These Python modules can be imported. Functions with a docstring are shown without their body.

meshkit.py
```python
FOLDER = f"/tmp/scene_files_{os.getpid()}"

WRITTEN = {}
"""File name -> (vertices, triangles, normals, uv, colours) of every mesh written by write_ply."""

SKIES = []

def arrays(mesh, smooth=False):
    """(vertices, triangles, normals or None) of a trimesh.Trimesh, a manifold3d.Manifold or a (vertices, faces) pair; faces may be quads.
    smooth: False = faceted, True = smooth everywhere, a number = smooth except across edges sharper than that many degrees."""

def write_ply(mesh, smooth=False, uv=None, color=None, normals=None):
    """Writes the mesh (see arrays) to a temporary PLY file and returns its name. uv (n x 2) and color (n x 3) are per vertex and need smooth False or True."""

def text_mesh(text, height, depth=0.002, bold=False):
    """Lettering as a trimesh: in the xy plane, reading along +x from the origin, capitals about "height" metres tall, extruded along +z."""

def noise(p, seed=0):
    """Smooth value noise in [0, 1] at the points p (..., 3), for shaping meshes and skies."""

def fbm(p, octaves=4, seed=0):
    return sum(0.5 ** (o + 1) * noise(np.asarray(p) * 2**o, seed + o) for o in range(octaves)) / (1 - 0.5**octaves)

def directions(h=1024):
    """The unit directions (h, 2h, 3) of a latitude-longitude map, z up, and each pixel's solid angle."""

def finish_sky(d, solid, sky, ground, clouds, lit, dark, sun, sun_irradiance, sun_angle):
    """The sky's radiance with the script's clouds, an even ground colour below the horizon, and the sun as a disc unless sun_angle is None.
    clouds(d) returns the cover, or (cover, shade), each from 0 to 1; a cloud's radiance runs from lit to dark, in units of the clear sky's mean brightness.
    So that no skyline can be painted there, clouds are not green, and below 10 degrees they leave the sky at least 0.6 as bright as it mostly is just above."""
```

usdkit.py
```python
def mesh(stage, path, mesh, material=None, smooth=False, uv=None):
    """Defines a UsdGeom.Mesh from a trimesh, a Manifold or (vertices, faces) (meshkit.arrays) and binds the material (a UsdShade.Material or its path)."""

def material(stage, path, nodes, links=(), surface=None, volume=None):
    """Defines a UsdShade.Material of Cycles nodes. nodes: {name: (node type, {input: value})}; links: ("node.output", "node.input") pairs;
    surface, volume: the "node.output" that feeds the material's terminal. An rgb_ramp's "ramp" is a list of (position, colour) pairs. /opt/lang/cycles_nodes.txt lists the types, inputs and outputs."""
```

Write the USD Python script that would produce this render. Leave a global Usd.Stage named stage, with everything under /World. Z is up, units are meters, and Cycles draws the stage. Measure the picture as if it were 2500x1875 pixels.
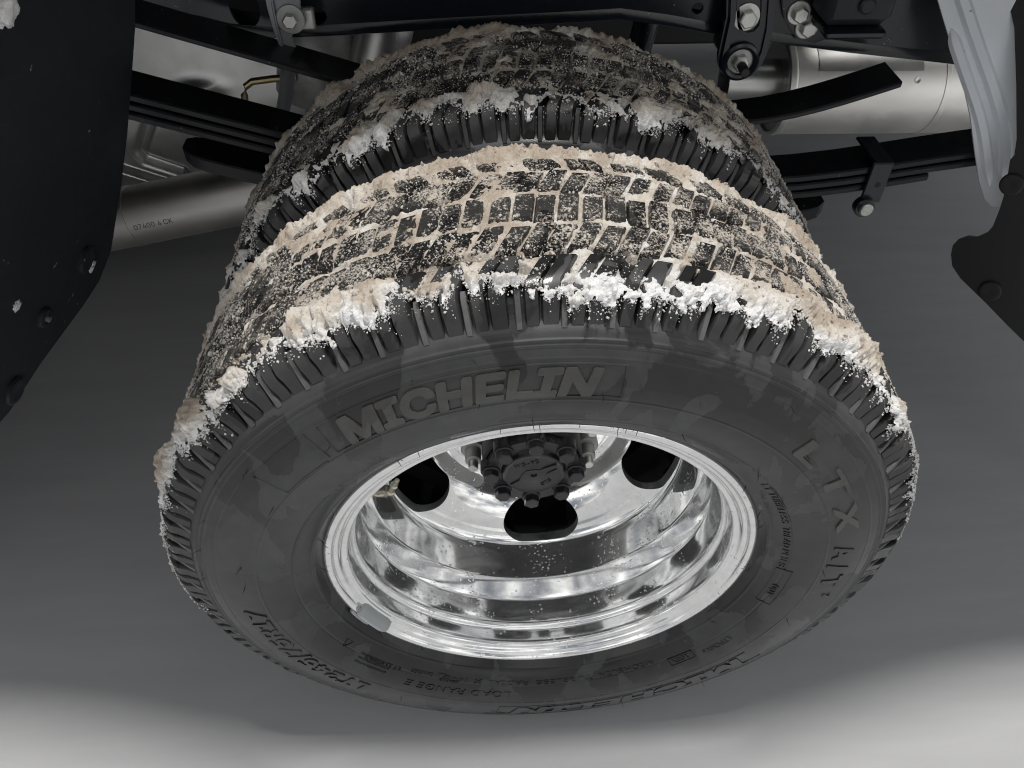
import math, random, numpy as np, trimesh, usdkit, meshkit
from pxr import Usd, UsdGeom, UsdLux, UsdShade, Gf, Sdf, Vt
import shapely.geometry as sg
from shapely import affinity
random.seed(7); RNG = np.random.default_rng(7)
stage = Usd.Stage.CreateInMemory()
UsdGeom.SetStageUpAxis(stage, 'Z'); UsdGeom.SetStageMetersPerUnit(stage, 1.0)
UsdGeom.Xform.Define(stage, '/World'); UsdGeom.Scope.Define(stage, '/World/Looks')

# ------------------------------------------------------------------ camera
CAM = np.array([-.06, -.456721, .753180]); FPX = 1920.50
RC = np.array([[.99877655, -.04894881, .00702989], [-.0301606, -.71563217, -.69782586], [.03918856, .69676008, -.71623296]])
cam = UsdGeom.Camera.Define(stage, '/World/camera')
m4 = np.eye(4); m4[0, :3] = RC[0]; m4[1, :3] = -RC[1]; m4[2, :3] = -RC[2]; m4[3, :3] = CAM
cam.AddTransformOp().Set(Gf.Matrix4d(*m4.ravel().tolist()))
cam.CreateHorizontalApertureAttr(36.0); cam.CreateVerticalApertureAttr(27.0)
cam.CreateFocalLengthAttr(36.0 * FPX / 2500); cam.CreateClippingRangeAttr(Gf.Vec2f(.01, 200))
EXPOSURE = 0.2
cam.CreateExposureAttr(EXPOSURE)

# ------------------------------------------------------------------ sky and sun
SUN = np.array([.10, .01, 1.0]); SUN /= np.linalg.norm(SUN)
SUN_I, SUN_ANG, SKY = .86, 6.0, .050
sun = UsdLux.DistantLight.Define(stage, '/World/sun')
sun.CreateIntensityAttr(SUN_I); sun.CreateAngleAttr(SUN_ANG); sun.CreateNormalizeAttr(True); sun.CreateColorAttr(Gf.Vec3f(1, .97, .93))
zx = SUN; xx = np.cross([0, 1, 0], zx); xx /= np.linalg.norm(xx); yy = np.cross(zx, xx)
mm = np.eye(4); mm[0, :3], mm[1, :3], mm[2, :3] = xx, yy, zx
sun.AddTransformOp().Set(Gf.Matrix4d(*mm.ravel().tolist()))
elev, rot = math.asin(SUN[2]), math.atan2(SUN[0], SUN[1])
mat = lambda name, nodes, links=(), surface='p.BSDF', volume=None: usdkit.material(stage, '/World/Looks/' + name, nodes, links, surface=surface, volume=volume)
sky_m = mat('sky_light', {
    's': ('sky_texture', {'sky_type': 'single_scattering', 'sun_disc': False, 'sun_elevation': elev, 'sun_rotation': rot}),
    'tc': ('texture_coordinate', {}),
    'n': ('noise_texture', {'scale': 2.6, 'detail': 4.5, 'roughness': .55, 'distortion': .3}),
    'r': ('rgb_ramp', {'ramp': [(.36, (0, 0, 0)), (.60, (1, 1, 1))]}),
    'n2': ('noise_texture', {'scale': 2.2, 'detail': 6.0, 'roughness': .55}),
    'cl': ('rgb_ramp', {'ramp': [(.36, (3.2, 3.6, 4.2)), (.60, (26.0, 25.6, 24.8))]}),
    'bw': ('rgb_to_bw', {}), 'gs': ('mix_color', {'fac': .55}),
    'm': ('mix_color', {'use_clamp': False}),
    'b': ('background_shader', {'strength': SKY})},
    [('tc.generated', 'n.vector'), ('tc.generated', 'n2.vector'), ('n.fac', 'r.fac'), ('n2.fac', 'cl.fac'), ('s.color', 'bw.color'), ('s.color', 'gs.a'), ('bw.val', 'gs.b'),
     ('r.color', 'm.fac'), ('gs.result', 'm.a'), ('cl.color', 'm.b'), ('m.result', 'b.color')], surface='b.background')
dome = UsdLux.DomeLight.Define(stage, '/World/sky')
dome.CreateIntensityAttr(1.0)
UsdShade.MaterialBindingAPI.Apply(dome.GetPrim()).Bind(sky_m)
dome.GetPrim().SetCustomDataByKey('kind', 'structure'); dome.GetPrim().SetCustomDataByKey('label', 'bright cloudy winter sky over the truck')
dome.GetPrim().SetCustomDataByKey('category', 'sky')

# ------------------------------------------------------------------ helpers
used = {}
def numbered(path):
    k = used.get(path, 0); used[path] = k + 1
    return path if k == 0 else '%s_%03d' % (path, k)
def tagp(p, label=None, cat=None, group=None, kind=None):
    for k, v in (('label', label), ('category', cat), ('group', group), ('kind', kind)):
        if v: p.SetCustomDataByKey(k, v)
    return p
ORIGIN = {}
def thing(name, label, cat, loc=(0, 0, 0), group=None, kind=None):
    path = numbered('/World/' + name)
    x = UsdGeom.Xform.Define(stage, path); x.AddTranslateOp().Set(Gf.Vec3d(*map(float, loc)))
    ORIGIN[path] = np.array(loc, float)
    return tagp(x.GetPrim(), label, cat, group, kind)
def cat_mesh(ms):
    ms = [x if isinstance(x, trimesh.Trimesh) else trimesh.Trimesh(*[np.asarray(a) for a in meshkit.arrays(x)[:2]], process=False) for x in ms]
    return trimesh.util.concatenate(ms) if len(ms) > 1 else ms[0]
def part(name, mesh, m, parent=None, label=None, cat=None, kind=None, group=None, smooth=30):
    """A mesh given in world coordinates, placed under its parent's origin."""
    base = str(parent.GetPath()) if parent is not None else '/World'
    path = numbered(base + '/' + name)
    o = ORIGIN.get(base, np.zeros(3)); ORIGIN[path] = o
    if isinstance(mesh, list): mesh = cat_mesh(mesh)
    v, f = (np.array(mesh.vertices), np.array(mesh.faces)) if isinstance(mesh, trimesh.Trimesh) else meshkit.arrays(mesh)[:2]
    p = usdkit.mesh(stage, path, trimesh.Trimesh(np.asarray(v) - o, f, process=False), m, smooth=smooth).GetPrim()
    return tagp(p, label, cat, group, kind)

def ray(dx, dy):
    return RC.T @ np.array([(dx * 2500 / 2212 - 1250) / FPX, (dy * 2500 / 2212 - 937.5) / FPX, 1.0])
def at(dx, dy, y):                      # a point seen in the photograph, set at its own distance y
    d = ray(dx, dy); return CAM + d * ((y - CAM[1]) / d[1])
def on_plane(dx, dy, p0, n):
    d = ray(dx, dy); return CAM + d * (np.dot(p0 - CAM, n) / np.dot(d, n))

def grid_faces(nu, nv, flip=False):
    i, j = np.meshgrid(np.arange(nu - 1), np.arange(nv - 1), indexing='ij')
    a = (i * nv + j).ravel(); b = a + nv; c = b + 1; d = a + 1
    f = np.vstack([np.stack([a, b, c], 1), np.stack([a, c, d], 1)])
    return f[:, ::-1] if flip else f
def box(lo, hi, bevel=0.0):
    lo, hi = np.array(lo, float), np.array(hi, float)
    if bevel <= 0: 
        b = trimesh.creation.box(extents=hi - lo); b.apply_translation((lo + hi) / 2); return b
    import manifold3d as mf
    pts = []
    for sx in (0, 1):
        for sy in (0, 1):
            for sz in (0, 1):
                c = np.where([sx, sy, sz], hi - bevel, lo + bevel)
                for k in range(3):
                    e = np.zeros(3); e[k] = bevel * (1 if [sx, sy, sz][k] else -1)
                    pts.append(c + e)
    return trimesh.Trimesh(*[np.array(a) for a in meshkit.arrays(mf.Manifold.hull_points(np.array(pts, np.float32)))[:2]], process=False)
def frame_of(d):
    d = np.array(d, float) / np.linalg.norm(d); a = np.array([0, 0, 1.]) if abs(d[2]) < .9 else np.array([1., 0, 0])
    u = np.cross(a, d); u /= np.linalg.norm(u); return u, np.cross(d, u), d
def lathe_axis(prof, p0, d, n=48):
    """Revolves (along, radius) pairs about the axis from p0 in direction d."""
    u, v, w = frame_of(d); t = np.linspace(0, 2 * np.pi, n, endpoint=False)
    V = np.array([np.array(p0) + w * a + r * (np.cos(t)[:, None] * u + np.sin(t)[:, None] * v) for a, r in prof]).reshape(-1, 3)
    F = []
    k = len(prof)
    for i in range(k - 1):
        a = i * n + np.arange(n); b = i * n + (np.arange(n) + 1) % n
        F += [np.stack([a, b, b + n], 1), np.stack([a, b + n, a + n], 1)]
    return trimesh.Trimesh(V, np.vstack(F), process=False)
def tube(pts, r, n=10, cap=True):
    pts = np.array(pts, float); r = np.broadcast_to(r, len(pts)); V = []
    t = np.linspace(0, 2 * np.pi, n, endpoint=False)
    for i, p in enumerate(pts):
        d = pts[min(i + 1, len(pts) - 1)] - pts[max(i - 1, 0)]; u, v, w = frame_of(d)
        V.append(p + r[i] * (np.cos(t)[:, None] * u + np.sin(t)[:, None] * v))
    F = []
    for i in range(len(pts) - 1):
        a = i * n + np.arange(n); b = i * n + (np.arange(n) + 1) % n
        F += [np.stack([a, b, b + n], 1), np.stack([a, b + n, a + n], 1)]
    V = np.vstack(V)
    if cap:
        c = len(V); V = np.vstack([V, pts[0], pts[-1]]); a = np.arange(n); b = (a + 1) % n; e = (len(pts) - 1) * n
        F += [np.stack([b, a, np.full(n, c)], 1), np.stack([a + e, b + e, np.full(n, c + 1)], 1)]
    return trimesh.Trimesh(V, np.vstack(F), process=False)
def prism(poly, to3, depth, nrm, bevel=0.0):
    """Extrudes a 2-D polygon: to3(x, y) gives a corner on the front, nrm the direction away from the front face."""
    e = trimesh.creation.extrude_polygon(poly, depth, engine='earcut')
    v = e.vertices; P = to3(v[:, 0], v[:, 1]) + np.array(nrm) * v[:, 2:3]
    return trimesh.Trimesh(P, e.faces, process=False)
def xz_prism(pts, y0, y1, holes=()):
    poly = sg.Polygon(pts, holes)
    if not poly.is_valid: poly = poly.buffer(0)
    return prism(poly, lambda a, b: np.stack([a, np.full_like(a, y0), b], 1), y1 - y0, (0, 1, 0))
def hexbolt(p, d, af=.018, h=.011, washer=.014, name=None):
    """Meshes of a hex head and its washer at p, standing out along d."""
    import math
    R = af / math.sqrt(3)
    w = lathe_axis([(0, washer), (.0022, washer), (.003, washer * .92), (.003, 0.0)], p, d, 28)
    u, v, ww = frame_of(d); p = np.array(p)
    t0 = random.uniform(0, 1)
    def ring(a, r, n=6): return [p + ww * a + r * (math.cos(t0 + k * 2 * math.pi / n) * u + math.sin(t0 + k * 2 * math.pi / n) * v) for k in range(n)]
    V = ring(.003, R) + ring(h - .0012, R) + ring(h, R * .84) + [p + ww * h]
    F = []
    for L in range(2):
        for k in range(6):
            a, b = L * 6 + k, L * 6 + (k + 1) % 6; F += [(a, b, b + 6), (a, b + 6, a + 6)]
    for k in range(6): F.append((12 + k, 12 + (k + 1) % 6, 18))
    hd = trimesh.Trimesh(np.array(V), np.array(F), process=False)
    return hd, w

# ------------------------------------------------------------------ materials
def plain(name, col, rough, metal=0.0, bump=0.0, bscale=300.0, spec=.5, vary=0.0, vscale=20.0, coat=0.0):
    nodes = {'p': ('principled_bsdf', {'base_color': col, 'roughness': rough, 'metallic': metal, 'specular_ior_level': spec, 'coat_weight': coat}),
             'g': ('geometry', {})}
    links = []
    if bump:
        nodes['n'] = ('noise_texture', {'scale': bscale, 'detail': 4.0}); nodes['b'] = ('bump', {'strength': bump, 'distance': .001})
        links += [('g.position', 'n.vector'), ('n.fac', 'b.height'), ('b.normal', 'p.normal')]
    if vary:
        nodes['v'] = ('noise_texture', {'scale': vscale, 'detail': 6.0, 'roughness': .65})
        nodes['vr'] = ('rgb_ramp', {'ramp': [(.3, tuple(c * (1 - vary) for c in col)), (.7, tuple(min(1, c * (1 + vary)) for c in col))]})
        nodes['vm'] = ('map_range', {'from_min': .3, 'from_max': .7, 'to_min': max(.02, rough * (1 - vary * .6)), 'to_max': min(1, rough * (1 + vary * .6))})
        links += [('g.position', 'v.vector'), ('v.fac', 'vr.fac'), ('vr.color', 'p.base_color'), ('v.fac', 'vm.value'), ('vm.result', 'p.roughness')]
    return mat(name, nodes, links)
def wet_specks(name, col, rough, metal=0.0, speck=(.5, .5, .5), amount=.74, sscale=120.0, bump=.15, spec=.5):
    """Dark painted or moulded part with dried dirt specks and water beads."""
    return mat(name, {
        'g': ('geometry', {}), 'n': ('noise_texture', {'scale': sscale, 'detail': 3.0, 'roughness': .7}),
        'n2': ('noise_texture', {'scale': 9.0, 'detail': 5.0}),
        'a': ('math', {'math_type': 'multiply_add', 'value2': .35, 'value3': 0.0}), 'ad': ('math', {'math_type': 'add'}),
        'r': ('rgb_ramp', {'ramp': [(amount, (0, 0, 0)), (amount + .05, (1, 1, 1))]}),
        'm': ('mix_color', {'a': col, 'b': speck}),
        'vr': ('map_range', {'from_min': .3, 'from_max': .7, 'to_min': rough * .65, 'to_max': rough * 1.3}),
        'b': ('bump', {'strength': bump, 'distance': .0008}),
        'p': ('principled_bsdf', {'metallic': metal, 'specular_ior_level': spec})},
        [('g.position', 'n.vector'), ('g.position', 'n2.vector'), ('n2.fac', 'a.value1'), ('n.fac', 'ad.value1'), ('a.value', 'ad.value2'), ('ad.value', 'r.fac'),
         ('r.color', 'm.fac'), ('m.result', 'p.base_color'), ('n2.fac', 'vr.value'), ('vr.result', 'p.roughness'), ('n.fac', 'b.height'), ('b.normal', 'p.normal')])
def rubber(name, dry, wet, thr=.5, dust=0.0, dustcol=(.42, .385, .34)):
    nodes = {
        'g': ('geometry', {}), 'mp': ('mapping', {'scale': (1.15, 1.0, .7)}), 'n': ('noise_texture', {'scale': 15.0, 'detail': 6.0, 'roughness': .5, 'distortion': .5}),
        'r': ('rgb_ramp', {'ramp': [(thr - .012, (0, 0, 0)), (thr + .010, (1, 1, 1))]}),
        'm': ('mix_color', {'a': wet, 'b': dry}),
        'rr': ('map_range', {'from_min': 0.0, 'from_max': 1.0, 'to_min': .22, 'to_max': .52}),
        'f': ('noise_texture', {'scale': 900.0, 'detail': 2.0}), 'b': ('bump', {'strength': .12, 'distance': .0006}),
        's': ('noise_texture', {'scale': 45.0, 'detail': 8.0, 'roughness': .7}),
        'sr': ('rgb_ramp', {'ramp': [(.3, (.72, .72, .72)), (.7, (1.2, 1.19, 1.16))]}),
        'mm': ('mix_color', {'blend_type': 'multiply', 'fac': 1.0, 'use_clamp': False}),
        'p': ('principled_bsdf', {'specular_ior_level': .4})}
    links = [('g.position', 'mp.vector'), ('mp.vector', 'n.vector'), ('n.fac', 'r.fac'), ('r.color', 'm.fac'), ('r.color', 'rr.value'), ('rr.result', 'p.roughness'), ('g.position', 'f.vector'),
             ('f.fac', 'b.height'), ('b.normal', 'p.normal'), ('g.position', 's.vector'), ('s.fac', 'sr.fac'), ('m.result', 'mm.a'), ('sr.color', 'mm.b')]
    if dust:
        nodes.update({'d': ('noise_texture', {'scale': 420.0, 'detail': 4.0, 'roughness': .75}), 'd2': ('noise_texture', {'scale': 38.0, 'detail': 3.0}),
                      'da': ('math', {'math_type': 'multiply_add', 'value2': .55}),
                      'dr': ('rgb_ramp', {'ramp': [(.80 - dust, (0, 0, 0)), (.90 - dust, (1, 1, 1))]}), 'dm': ('mix_color', {'b': dustcol})})
        links += [('g.position', 'd.vector'), ('g.position', 'd2.vector'), ('d2.fac', 'da.value1'), ('d.fac', 'da.value3'), ('da.value', 'dr.fac'), ('dr.color', 'dm.fac'), ('mm.result', 'dm.a'), ('dm.result', 'p.base_color')]
    else:
        links += [('mm.result', 'p.base_color')]
    return mat(name, nodes, links)
M = {}
M['sidewall'] = rubber('sidewall_rubber', (.040, .0410, .0435), (.017, .0174, .0185), .52)
M['lug'] = rubber('lug_rubber', (.032, .0325, .0342), (.015, .0153, .016), .47)
M['tread'] = rubber('tread_rubber', (.020, .020, .020), (.012, .012, .013), .5, dust=.005)
M['tread_dark'] = rubber('inner_tread_rubber', (.018, .018, .018), (.011, .011, .012), .5, dust=.01, dustcol=(.36, .33, .29))
M['bar'] = rubber('bar_rubber', (.085, .086, .088), (.060, .061, .063), .45)
M['letter'] = rubber('letter_rubber', (.060, .0595, .057), (.045, .0445, .043), .45)
M['groove'] = plain('groove_rubber', (.012, .012, .012), .6)
M['hair'] = plain('hair_rubber', (.012, .012, .012), .5)
def alu(name, col, rough, scr=.05, lo=.5, hi=2.2, met=1.0):
    return mat(name, {
        'g': ('geometry', {}), 'n': ('noise_texture', {'scale': 14.0, 'detail': 8.0, 'roughness': .7}), 'w': ('noise_texture', {'scale': 260.0, 'detail': 3.0}),
        'rr': ('map_range', {'from_min': .3, 'from_max': .75, 'to_min': rough * lo, 'to_max': rough * hi}), 'b': ('bump', {'strength': scr, 'distance': .0008}),
        'p': ('principled_bsdf', {'base_color': col, 'metallic': met})},
        [('g.position', 'n.vector'), ('g.position', 'w.vector'), ('n.fac', 'rr.value'), ('rr.result', 'p.roughness'), ('n.fac', 'b.height'), ('b.normal', 'p.normal')])
M['alu'] = mat('polished_aluminium', {
    'g': ('geometry', {}), 'n': ('noise_texture', {'scale': 14.0, 'detail': 8.0, 'roughness': .7}),
    'rr': ('map_range', {'from_min': .3, 'from_max': .75, 'to_min': .03, 'to_max': .14}), 'b': ('bump', {'strength': .05, 'distance': .0008}),
    'vo': ('voronoi_texture', {'scale': 210.0}), 'vr': ('rgb_ramp', {'ramp': [(.05, (1, 1, 1)), (.30, (0, 0, 0))]}), 'vn': ('noise_texture', {'scale': 24.0, 'detail': 4.0, 'roughness': .7}),
    'vm': ('rgb_ramp', {'ramp': [(.53, (0, 0, 0)), (.60, (1, 1, 1))]}), 'mu': ('mix_color', {'blend_type': 'multiply', 'fac': 1.0}), 'b2': ('bump', {'strength': .6, 'distance': .0012}),
    'sp': ('noise_texture', {'scale': 60.0, 'detail': 6.0, 'roughness': .75}), 'sr': ('rgb_ramp', {'ramp': [(.40, (.90, .905, .91)), (.72, (.74, .74, .73))]}),
    'p': ('principled_bsdf', {'metallic': .92})},
    [('g.position', 'n.vector'), ('g.position', 'vo.vector'), ('g.position', 'vn.vector'), ('g.position', 'sp.vector'), ('n.fac', 'rr.value'), ('rr.result', 'p.roughness'), ('n.fac', 'b.height'), ('vo.distance', 'vr.fac'), ('vn.fac', 'vm.fac'),
     ('vr.color', 'mu.a'), ('vm.color', 'mu.b'), ('mu.result', 'b2.height'), ('b.normal', 'b2.normal'), ('b2.normal', 'p.normal'), ('sp.fac', 'sr.fac'), ('sr.color', 'p.base_color')])
M['hole_wall'] = alu('machined_aluminium', (.60, .61, .62), .30)
M['hub'] = wet_specks('hub_black_paint', (.014, .014, .016), .28, 0, (.10, .10, .10), .86, 160, .25)
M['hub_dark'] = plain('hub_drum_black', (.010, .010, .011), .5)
M['steel'] = plain('zinc_steel', (.52, .52, .50), .38, .9, .2, 200, vary=.3)
M['dull_steel'] = plain('dull_zinc', (.36, .36, .35), .5, .7, .2, 200, vary=.3)
M['brass'] = plain('valve_metal', (.50, .47, .38), .3, 1.0)
M['weight'] = plain('weight_grey', (.34, .36, .37), .45, .35, .1)
M['chassis'] = wet_specks('chassis_black', (.0045, .006, .0085), .22, 0, (.30, .31, .33), .895, 160, .2, .55)
M['spring'] = wet_specks('spring_black', (.006, .007, .009), .36, 0, (.26, .25, .24), .88, 140, .3, .35)
M['leaf_edge'] = M['spring']
M['flap'] = wet_specks('flap_plastic', (.012, .0145, .018), .5, 0, (.22, .21, .19), .90, 70, .4, .35)
M['flap_dark'] = plain('flap_dark', (.010, .0105, .011), .6, 0, .2, 200, vary=.15)
M['white'] = wet_specks('white_plastic', (.62, .65, .69), .42, 0, (.25, .22, .18), .88, 60, .1)
M['grey_bracket'] = wet_specks('grey_bracket', (.20, .205, .22), .4, .5, (.06, .06, .06), .86, 120, .2)
M['muffler'] = alu('muffler_aluminised', (.90, .885, .85), .48, .2, .85, 1.2)
M['shield'] = alu('heat_shield_aluminium', (.66, .66, .65), .38, .25, .85, 1.2)
M['tubem'] = alu('tube_aluminium', (.52, .505, .48), .45, .25, .85, 1.2)
M['ink'] = plain('ink', (.06, .06, .06), .6)
M['zinc_yellow'] = plain('yellow_zinc', (.42, .34, .20), .3, .9)
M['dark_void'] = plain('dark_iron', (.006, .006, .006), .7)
M['body'] = plain('truck_body_paint', (.012, .012, .013), .5)
M['snow'] = mat('dirty_snow', {
    'g': ('geometry', {}), 'n': ('noise_texture', {'scale': 26.0, 'detail': 5.0, 'roughness': .6}), 'at': ('attribute', {'attribute': 'dirt'}),
    'nn': ('math', {'math_type': 'multiply_add', 'value2': .55}), 
    'r': ('rgb_ramp', {'ramp': [(.34, (.70, .70, .705)), (.48, (.60, .582, .555)), (.64, (.50, .455, .40)), (.80, (.36, .305, .25))]}),
    'f': ('noise_texture', {'scale': 520.0, 'detail': 4.0, 'roughness': .7}), 'b': ('bump', {'strength': .8, 'distance': .0016}),
    'fr': ('rgb_ramp', {'ramp': [(.25, (.62, .6, .57)), (.55, (1.0, 1.0, 1.0))]}), 'mm': ('mix_color', {'blend_type': 'multiply', 'fac': .85}),
    'p': ('principled_bsdf', {'roughness': .75, 'specular_ior_level': .35, 'subsurface_weight': .15, 'subsurface_scale': .002, 'subsurface_radius': (1, .9, .8)})},
    [('g.position', 'n.vector'), ('n.fac', 'nn.value1'), ('at.fac', 'nn.value3'), ('nn.value', 'r.fac'), ('g.position', 'f.vector'), ('f.fac', 'b.height'), ('b.normal', 'p.normal'),
     ('f.fac', 'fr.fac'), ('r.color', 'mm.a'), ('fr.color', 'mm.b'), ('mm.result', 'p.base_color')])
M['ground'] = mat('ground_concrete', {
    'g': ('geometry', {}), 'mp': ('mapping', {'scale': (1.2, 7.0, 1.0)}), 'n': ('noise_texture', {'scale': 3.0, 'detail': 6.0, 'roughness': .6}),
    'f': ('noise_texture', {'scale': 220.0, 'detail': 3.0}), 'b': ('bump', {'strength': .1, 'distance': .001}),
    'r': ('rgb_ramp', {'ramp': [(.3, (.285, .289, .297)), (.7, (.315, .319, .327))]}),
    'p': ('principled_bsdf', {'roughness': .75, 'specular_ior_level': .3})},
    [('g.position', 'mp.vector'), ('mp.vector', 'n.vector'), ('g.position', 'f.vector'), ('n.fac', 'r.fac'), ('r.color', 'p.base_color'), ('f.fac', 'b.height'), ('b.normal', 'p.normal')])
M['drop'] = mat('water', {'p': ('principled_bsdf', {'base_color': (1, 1, 1), 'roughness': .02, 'ior': 1.33, 'transmission_weight': 1.0})})

# ------------------------------------------------------------------ ground
GZ = -.392
g = trimesh.Trimesh([(-40, -40, GZ), (40, -40, GZ), (40, 40, GZ), (-40, 40, GZ)], [(0, 1, 2), (0, 2, 3)], process=False)
part('ground', g, M['ground'], None, 'smooth grey concrete floor under the truck, bright in front and shaded behind', 'ground', 'structure', smooth=False)

# ------------------------------------------------------------------ truck body that stands above the axle and shades it
DECK = thing('truck_bed', 'dark truck service body above the wheels that shades the axle', 'truck bed', (0, .9, .80))
ex_ = np.linspace(-4.2, 1.62, 160); ey_ = .05 - .115 * np.exp(-(np.abs((ex_ - .10) / .56)) ** 3.0)      # the bed's edge swells into a fender over the dual wheels
bed = sg.Polygon(list(zip(ex_, ey_)) + [(1.62, 2.40), (-4.2, 2.40)])
bed = bed.difference(sg.box(-.235, -.030, .405, .275).buffer(-.05).buffer(.05)).difference(sg.box(.66, .998, 1.30, 1.062))   # open over the wheels and over the muffler
part('bed_floor', trimesh.creation.extrude_polygon(bed, .05, engine='earcut').apply_translation((0, 0, .80)), M['body'], DECK)
lip = sg.LineString(list(zip(ex_, ey_ - .004))).buffer(.004)
part('bed_side', trimesh.creation.extrude_polygon(lip, .20, engine='earcut').apply_translation((0, 0, .79)), M['body'], DECK)
part('side_box', box((-4.2, .11, -.20), (-1.02, .55, .784), .01), M['body'], DECK)
part('side_box', box((-4.2, 2.0, -.27), (1.62, 2.398, .798), .01), M['body'], DECK)
part('cross_wall', box((-4.2, .57, -.25), (-1.9, 1.98, .798), .01), M['body'], DECK)

# ------------------------------------------------------------------ tyre profile: s runs over the tread from its centre, positive towards the outside
CP = np.array([(0, .397), (.020, .3969), (.040, .3965), (.060, .3957), (.078, .3942), (.090, .3915), (.0975, .3865), (.102, .380), (.1055, .372), (.109, .363), (.1135, .354), (.118, .342), (.1215, .326),
               (.1232, .310), (.1230, .295), (.1205, .280), (.1155, .265), (.109, .252), (.101, .242), (.093, .236), (.088, .231), (.086, .222)])
from scipy.interpolate import CubicSpline
_t = np.concatenate([[0], np.cumsum(np.linalg.norm(np.diff(CP, axis=0), axis=1))])
_cs = CubicSpline(_t, CP)
S_MAX = _t[-1]; S_R = np.linspace(0, S_MAX, 900); AR = _cs(S_R)
def s_at_r(r): return float(S_R[200:][np.argmin(abs(AR[200:, 1] - r))])
S_RIDGE, S_SH = s_at_r(.354), .0935
def surf(s):
    s = np.asarray(s, float); sg_ = np.where(s < 0, -1.0, 1.0); q = _cs(np.clip(abs(s), 0, S_MAX)); d = _cs(np.clip(abs(s), 0, S_MAX), 1)
    d = d / np.linalg.norm(d, axis=-1, keepdims=True)
    return q[..., 0] * sg_, q[..., 1], -d[..., 1] * sg_, d[..., 0]      # axial, radius, normal axial, normal radius
def tp(th, s, h, ym):
    a, r, na, nr = surf(s); a = a + na * h; r = r + nr * h
    return np.stack(np.broadcast_arrays(r * np.cos(th), ym - a, r * np.sin(th)), -1)
def patch(th0, th1, s0, s1, htop, hbot, ym, shift=None, ns=2, ch=.0012, hprof=None):
    """One raised rubber block on the tyre: th0..th1 (radians), s0..s1, with a chamfered rim."""
    rc = .38; e = ch / rc
    us = np.array([0, 0, e / (th1 - th0), 1 - e / (th1 - th0), 1, 1]); hu = np.array([0, .75, 1, 1, .75, 0.])
    ev = ch / (s1 - s0); inner = np.linspace(ev, 1 - ev, ns + 1)
    vs = np.concatenate([[0, 0], inner, [1, 1]]); hv = np.concatenate([[0, .75], np.ones(ns + 1), [.75, 0]])
    U, V = np.meshgrid(us, vs, indexing='ij'); H = np.minimum(hu[:, None], hv[None])
    S = s0 + V * (s1 - s0); T = th0 + U * (th1 - th0)
    if shift is not None: T = T + shift(S)
    top = htop if hprof is None else hprof(S)
    P = tp(T, S, hbot + (top - hbot) * H, ym)
    return trimesh.Trimesh(P.reshape(-1, 3), grid_faces(*U.shape, flip=True), process=False)
def ss(a, b, x): t = np.clip((x - a) / (b - a), 0, 1); return t * t * (3 - 2 * t)
GD = .0115
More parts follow.
